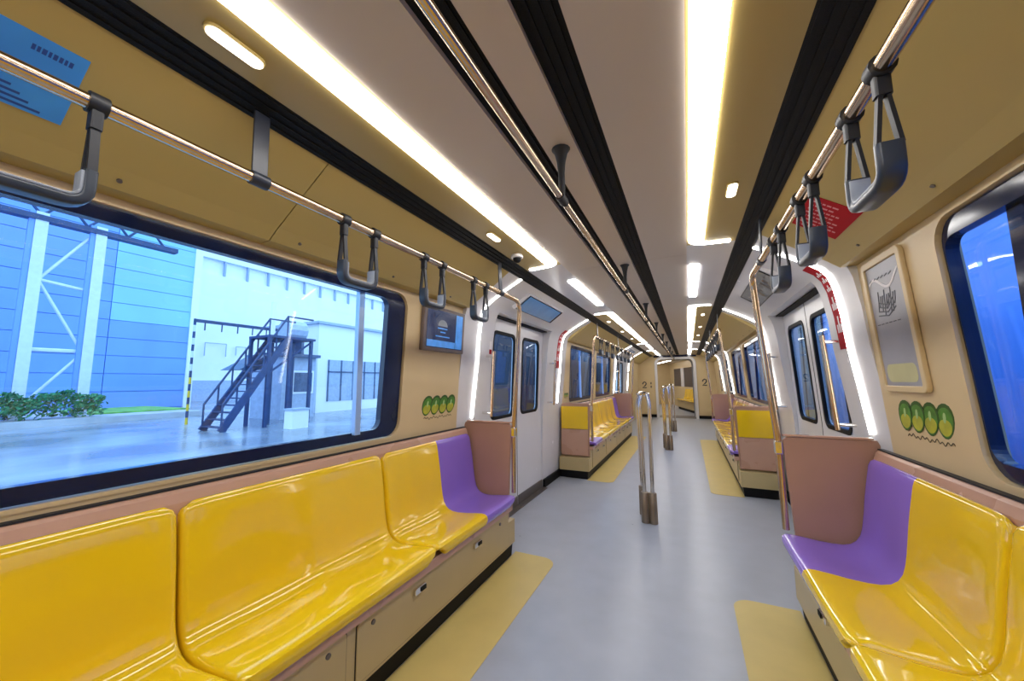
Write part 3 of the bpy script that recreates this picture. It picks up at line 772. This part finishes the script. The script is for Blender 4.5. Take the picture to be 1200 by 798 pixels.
# number marks on the bulkheads
def fig2(cx, cz, h, name='number_mark'):
    P = [(-.3, .6), (-.2, .85), (0, 1), (.25, .9), (.3, .65), (.1, .35), (-.3, 0), (.35, 0)]
    mesh_obj(name, MB().sweep([(cx + p[0]*h, Y_END - .016, cz + p[1]*h) for p in P], rrect(-.002, -.018, .002, .018, .0015, 1), side=(0, 1, 0)), 'bracket_dark', t)
fig2(-1.0, 1.0, .2); fig2(.86, 1.08, .2)
for k in range(2): mesh_obj('number_mark', MB().box((-.80, Y_END - .018, 1.0 + .12*k), (-.765, Y_END - .0125, 1.07 + .12*k)), 'bracket_dark', t)
# bellows
g = thing('gangway', 'grey gangway tunnel joining the next car', 'gangway', (0, Y_END + .06, 0), kind='structure')
for k in range(5):
    y = Y_END + .07 + k*.17; off = -.004*k*k
    pp = [Vector((p.x + off, y + .075, p.z)) for p in ring_path(.60, 1.98, .2)]
    mesh_obj('bellow_fold', MB().sweep(pp, [(-.083, -.02), (.083, -.02), (.083, .03), (-.083, .03)], side=(0, 1, 0)), 'portal_white' if k % 2 else 'display_grey', g)
mesh_obj('bridge_plate', MB().box((-.57, Y_END + .061, -.05), (.57, Y_END + .93, .004)), 'lock_grey', g)
# next car, turned slightly
ang = math.radians(14.0); N0 = Vector((-.08, Y_END + .95, 0))
def npt(x, y, z): return (N0.x + x*math.cos(ang) - y*math.sin(ang), N0.y + x*math.sin(ang) + y*math.cos(ang), z)
def nbox(a, b):
    mb = MB().box(a, b); mb.v = [npt(*v) for v in mb.v]; return mb
nc = thing('next_car', 'next train car seen through the gangway, floor walls and ceiling', None, tuple(N0), kind='structure')
LN = 6.5
mesh_obj('floor', nbox((-1.25, 0, -.06), (1.25, LN, 0)), 'floor', nc)
mesh_obj('ceiling', nbox((-1.25, 0, 2.1), (1.25, LN, 2.16)), 'greige', nc)
for s in (-1, 1):
    mesh_obj('side_wall', nbox((s*1.22, 0, 0), (s*1.27, LN, .95)), 'cream', nc)
    mesh_obj('side_wall', nbox((s*1.22, 0, 1.8), (s*1.27, LN, 2.1)), 'cream', nc)
    for y0, y1 in ((0, .5), (1.95, 2.25), (3.7, 4.2), (5.6, LN)):
        mesh_obj('side_wall', nbox((s*1.22, y0, .95), (s*1.27, y1, 1.8)), 'cream' if y0 not in (3.7,) else 'portal_white', nc)
    for y0, y1 in ((.5, 1.95), (2.25, 3.7), (4.2, 5.6)):
        mesh_obj('pane', nbox((s*1.235, y0, .95), (s*1.245, y1, 1.8)), 'window_border', nc)
    o = mesh_obj('ceiling_light', nbox((s*.43, .4, 2.085), (s*.5, LN - .5, 2.098)), 'lamp_white'); tag(o, f'{SIDE[s]} ceiling light strip inside the next car', 'ceiling light', 'ceiling lights in the next car')
mesh_obj('end_wall', nbox((-1.25, LN, 0), (1.25, LN + .06, 2.16)), 'cream', nc)
mesh_obj('entrance_wall', nbox((-1.27, -.05, 0), (-.62, 0, 2.16)), 'cream', nc); mesh_obj('entrance_wall', nbox((.62, -.05, 0), (1.27, 0, 2.16)), 'cream', nc)
mesh_obj('entrance_wall', nbox((-.62, -.05, 2.0), (.62, 0, 2.16)), 'cream', nc)
def next_seat(y0, s, label):
    def tr(mb): mb.v = [npt(*v) for v in mb.v]; return mb
    t = thing('double_seat', label, 'seat', npt(s*.95, y0 + .44, .44), 'seats in the next car')
    mesh_obj('seat_shell', tr(seat_shell(y0, y0 + .88, s, True, True, 2)), 'seat_yellow', t, smooth=True, recalc=False)
for s in (-1, 1):
    for k in range(3): next_seat(.6 + k*.9, s, f'{ORD[k]} yellow double seat on the {SIDE[s]} inside the next car')
    o = thing('seat_box', f'cream seat box under the {SIDE[s]} bench of the next car', 'bench base', npt(s*1.0, 1.9, 0), 'seat boxes in the next car')
    mesh_obj('carcass', nbox((s*.835, .55, .1), (s*1.2, 3.35, .40)), 'box_cream', o); mesh_obj('toe_strip', nbox((s*.86, .55, .001), (s*1.2, 3.35, .1)), 'black', o)

# ================================================================== OUTSIDE
GZ = -.55
def ray_pt(px, py, X):
    """real point on the plane x = X that lies behind pixel (px,py); used once to survey positions"""
    m = scn.camera.matrix_world.to_3x3(); d = m @ Vector(((px-600)/F_PX, -(py-399)/F_PX, -1))
    return CAM + d * ((X - CAM.x)/d.x)
gnd = mesh_obj('ground', MB().box((-120, -60, GZ - .2), (60, 120, GZ)), 'ground_wet'); tag(gnd, 'wet grey yard ground outside the windows', kind='structure')
# big blue clad hall, panel by panel
XW = -33
hall = thing('warehouse', 'blue panel clad hall across the yard behind the hedge', 'building', (XW, 5, GZ))
y_edge = ray_pt(224, 380, XW).y
row = 1.15
mesh_obj('core', MB().box((XW - 6, -16, GZ), (XW - .02, y_edge - .05, 16)), 'clad_blue', hall)
ycut = [-16, -4, 4.4, 9.9, y_edge]
for k in range(14):
    z0 = GZ + .2 + k*row
    for a, b in zip(ycut[:-1], ycut[1:]):
        if b < 0 and k > 9: continue
        m = 'clad_violet' if b < 5 else ('clad_blue' if (b < 10 or k < 5) else 'clad_cyan')
        mesh_obj('panel', MB().box((XW, a + .02, z0 + .018), (XW + .1, b - .02, z0 + row - .018)), m, hall)
mesh_obj('corner_trim', MB().box((XW, y_edge - .15, GZ), (XW + .2, y_edge + .3, 16)), 'clad_white', hall)
# white steel lattice frame
XF = -27
fr = thing('steel_frame', 'white steel column frame with diagonal braces before the blue hall', 'steel frame', (XF, 6.5, GZ))
cA, cB = ray_pt(33, 365, XF).y, ray_pt(106, 370, XF).y
for y in (cA, cB):
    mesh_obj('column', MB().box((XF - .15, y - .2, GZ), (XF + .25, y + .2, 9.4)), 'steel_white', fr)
    mesh_obj('column_flange', MB().box((XF + .05, y - .38, GZ), (XF + .2, y - .21, 9.4)), 'clad_blue', fr)  # plain blue strip along one edge of each column
def brace(z0, z1, r=.06): mesh_obj('brace', MB().tube([(XF, cA + .2, z0), (XF, cB - .2, z1)], r, 6), 'steel_white', fr)
brace(2.9, 2.9, .1); brace(6.2, 6.0, .08); brace(6.1, 3.0); brace(6.3, 9.0); brace(.4, 2.7)
mesh_obj('truss_beam', MB().box((XF - .2, -6, 9.0), (XF + .3, 10.6, 9.25)), 'stair_blue', fr)
for k in range(10):
    y = -5 + k*1.5
    mesh_obj('brace', MB().tube([(XF, y, 9.3), (XF, y + .75, 10.3), (XF, y + 1.5, 9.3)], .07, 5), 'stair_blue', fr)
# kerb, grass and hedge
o = mesh_obj('kerb_bed', MB().box((-32.9, -16, GZ), (-24.9, ray_pt(215, 480, -27).y, GZ + .28)), 'asphalt_light', None); tag(o, 'raised kerbed planting bed along the blue hall', kind='structure')
g_ = MB(); 
o = mesh_obj('grass_strip', MB().box((-32.5, cB + .5, GZ + .281), (-27, ray_pt(212, 480, -28).y, GZ + .36)), 'grass'); tag(o, 'bright green grass strip at the foot of the hall', 'grass', kind='stuff')
def hedge():
    mb = MB(); y1 = cB + .45
    for k in range(7000):
        x = random.uniform(-26.35, -25.3); y = random.uniform(-8, y1); top = 1.12 + .12*math.sin(y*3.1) + .08*math.sin(y*7.7)
        z = GZ + .28 + random.random()**.6 * top
        a = random.uniform(.05, .13); n = Vector((random.uniform(-1, 1), random.uniform(-1, 1), random.uniform(.1, 1))).normalized()
        u = n.orthogonal().normalized(); v = n.cross(u); c = Vector((x, y, z)); i = len(mb.v)
        mb.v += [tuple(c + u*a), tuple(c + v*a*.6 + n*.04), tuple(c - u*a), tuple(c - v*a*.6 + n*.04)]; mb.f.append((i, i+1, i+2, i+3))
    return mb
o = mesh_obj('hedge', hedge(), 'hedge_leaf', recalc=False); tag(o, 'clipped dark green hedge at the foot of the white steel frame', 'hedge', kind='stuff')
# bright white hall behind
XB = -46
wh = thing('white_hall', 'overexposed white industrial hall behind the blue staircase', 'building', (XB, 30, GZ))
mesh_obj('wall', MB().box((XB - 5, 12, GZ), (XB, 75, 13.2)), 'clad_white', wh)
mesh_obj('parapet', MB().box((XB - 5, 12, 14.9), (XB + .1, 75, 18)), 'clad_white', wh)
mesh_obj('clerestory', MB().box((XB - 4, 12, 13.2), (XB - .3, 75, 14.9)), 'clad_white', wh)
for k in range(17):
    y = 20 + k*2.4; mesh_obj('fin', MB().box((XB - .3, y, 13.2), (XB + .1, y + .12, 14.9)), 'hut_grey', wh)
mesh_obj('base_band', MB().box((XB, 12, GZ), (XB + .3, 75, 1.6)), 'hut_grey', wh)
for y0, z0, y1, z1 in ((21, 4.2, 23, 5.6), (24, 4.4, 25, 5.4)):
    mesh_obj('pipe_frame', MB().tube([(XB + .3, y0, z0), (XB + .3, y0, z1), (XB + .3, y1, z1), (XB + .3, y1, z0)], .06, 5), 'hut_grey', wh)
# striped post
XP = -20
py = ray_pt(223, 440, XP).y
t = thing('height_gauge', 'yellow and black striped height gauge post with crossbar', 'gauge post', (XP, py, GZ))
for k in range(16):
    z0 = GZ + k*.30; mesh_obj('band', MB().cyl((XP, py, z0 + .001), (XP, py, z0 + .299), .055, 8), ('yellow_paint' if k < 8 else 'steel_white') if k % 2 == 0 else 'stair_blue', t)
mesh_obj('crossbar', MB().box((XP - .06, py, 4.1), (XP + .06, py + 4.6, 4.24)), 'stair_blue', t)
for k in range(6): mesh_obj('hanging_chain', MB().cyl((XP, py + .4 + k*.7, 4.1), (XP, py + .4 + k*.7, 3.75), .03, 5), 'stair_blue', t)
# blue access staircase
XS = -15.5
t = thing('access_staircase', 'dark blue steel access staircase with platform outside the left window', 'staircase', (XS, 9.5, GZ))
A = ray_pt(262, 505, XS); B = ray_pt(345, 388, XS)
ya, yb, zt = A.y - .1, B.y - .3, 3.2
for x in (XS, XS - 1.3):
    mesh_obj('stringer', MB().sweep([(x, ya, GZ), (x, yb, zt)], [(-.05, -.13), (.05, -.13), (.05, .13), (-.05, .13)], side=(1, 0, 0)), 'stair_blue', t)
    mesh_obj('hand_rail', MB().tube([(x, ya, GZ + 1.0), (x, yb, zt + 1.0), (x, yb + 1.2, zt + 1.0)], .045, 6), 'stair_blue', t)
    for k in range(6):
        f = k/5; mesh_obj('baluster', MB().cyl((x, ya + (yb-ya)*f, GZ + (zt-GZ)*f), (x, ya + (yb-ya)*f, GZ + (zt-GZ)*f + 1.0), .035, 5), 'stair_blue', t)
    for y in (yb - .75, yb + .15, yb + 1.15):
        mesh_obj('post', MB().box((x - .06, y - .06, GZ), (x + .06, y + .06, zt)), 'stair_blue', t)
    mesh_obj('brace', MB().tube([(x, yb - .7, zt - 1.5), (x, yb + 1.1, zt - .1)], .045, 5), 'stair_blue', t)
for k in range(14):
    f = (k + .5)/14; y = ya + (yb-ya)*f; z = GZ + (zt-GZ)*f
    mesh_obj('tread', MB().box((XS - 1.28, y - .13, z), (XS - .02, y + .13, z + .04)), 'stair_blue', t)
mesh_obj('platform', MB().box((XS - 1.4, yb - .8, zt), (XS + .1, yb + 1.3, zt + .1)), 'stair_blue', t)
cp = [ray_pt(258, 434, XS - 3), ray_pt(293, 416, XS - 3), ray_pt(293, 434, XS - 3)]
mesh_obj('canopy', MB().loft([[(p.x, p.y, p.z) for p in cp], [(p.x + 1.5, p.y, p.z) for p in cp]]), 'hut_dark', t)
mp = ray_pt(316, 440, XS - 1.8)
o = mesh_obj('white_upright', MB().tube([(mp.x, mp.y, GZ), (mp.x, mp.y, 5.1)], .11, 8), 'clad_white'); tag(o, 'white upright rising behind the blue staircase', 'mast')  # plain white vertical tube behind the staircase
# utility hut
XH = -20
h0, h1 = ray_pt(372, 430, XH).y, ray_pt(455, 430, XH).y + 6
t = thing('utility_hut', 'pale low building with dark window strip right of the staircase', 'building', (XH, (h0+h1)/2, GZ))
mesh_obj('wall', MB().box((XH - 5, h0, GZ), (XH, h1, 4.9)), 'clad_white', t)
mesh_obj('roof_edge', MB().box((XH - 5.2, h0 - .2, 4.9), (XH + .2, h1, 5.05)), 'hut_grey', t)
w0 = ray_pt(384, 430, XH).y
mesh_obj('window', MB().box((XH + .001, w0, .1), (XH + .03, h1 - .5, 2.7)), 'hut_grey', t)
for k in range(9):
    y = w0 + k*.95; mesh_obj('window_bar', MB().box((XH + .031, y, .1), (XH + .07, y + .08, 2.7)), 'hut_dark', t)
mesh_obj('window_bar', MB().box((XH + .031, w0, 1.9), (XH + .07, h1 - .5, 1.98)), 'hut_dark', t)
# grey shed behind staircase
s0, s1 = ray_pt(330, 450, -18).y, ray_pt(369, 450, -18).y
t = thing('small_shed', 'grey shed with a window behind the blue staircase', 'shed', (-18, (s0+s1)/2, GZ))
mesh_obj('wall', MB().box((-20.5, s0, GZ), (-18, s1, 2.6)), 'hut_grey', t)
mesh_obj('roof', MB().box((-20.8, s0 - .2, 2.6), (-17.7, s1 + .05, 2.75)), 'hut_dark', t)
mesh_obj('tank', MB().cyl((-19, s0 + .6, 4.1), (-19, s1 - .2, 4.1), .55, 12), 'hut_grey', t)
for y in (s0 + .8, s1 - .4): mesh_obj('tank_leg', MB().box((-19.3, y, 2.75), (-18.7, y + .15, 3.7)), 'hut_dark', t)
mesh_obj('window_frame', MB().box((-18.0, s0 + .5, .7), (-17.95, s0 + 1.7, 1.9)), 'clad_white', t)
mesh_obj('pane', MB().box((-17.95, s0 + .6, .8), (-17.93, s0 + 1.6, 1.8)), 'hut_dark', t)
bx = ray_pt(352, 495, -13.8)
o = thing('crate', 'white crate on the ground right of the staircase foot', 'crate', (bx.x, bx.y, GZ))
mesh_obj('body', MB().box((bx.x - .5, bx.y - .35, GZ), (bx.x, bx.y + .35, GZ + .72)), 'clad_white', o); mesh_obj('lid', MB().box((bx.x - .54, bx.y - .39, GZ + .721), (bx.x + .04, bx.y + .39, GZ + .79)), 'hut_grey', o)

# parked trains alongside
def parked(x0, x1, y0, y1, name_label, body, bands):
    t = thing('parked_train', name_label, 'train', ((x0+x1)/2, (y0+y1)/2, GZ))
    mesh_obj('body', MB().prism_y([(x0, -.2), (x1, -.2), (x1, 2.7), ((x0 + x1*3)/4, 2.95), ((x0*3 + x1)/4, 2.95), (x0, 2.8)], y0, y1), body, t)
    mesh_obj('underframe', MB().box((min(x0, x1) + .3, y0 + .2, GZ + .002), (max(x0, x1) - .3, y1 - .2, -.2)), 'train_dark', t)
    face = x0 if abs(x0) < abs(x1) else x1; dr = -1 if face > 0 else 1
    for ya, yb, z0, z1, m in bands:
        mesh_obj('window' if m == 'train_dark' else 'side_panel', MB().box((face + dr*.001, ya, z0), (face + dr*.03, yb, z1)), m, t)
parked(2.7, 5.4, -8, 40, 'parked blue train outside the right windows', 'train_blue',
       [(8.6 + k*2.6, 9.9 + k*2.6, -.1, 2.75, 'train_dark') for k in range(11)] + [(10.0 + k*2.6, 10.5 + k*2.6, -.1, 2.75, 'train_grey') for k in range(11)])
parked(-2.55, -5.2, 6.25, 15.8, 'parked dark train outside the far left windows', 'train_dark',
       [(8.9 + k*2.1, 9.8 + k*2.1, -.1, 2.75, 'train_grey') for k in range(3)] + [(9.9 + k*2.1, 10.5 + k*2.1, -.1, 2.75, 'train_navy') for k in range(3)] + [(6.3, 8.4, -.1, 2.75, 'train_navy')])
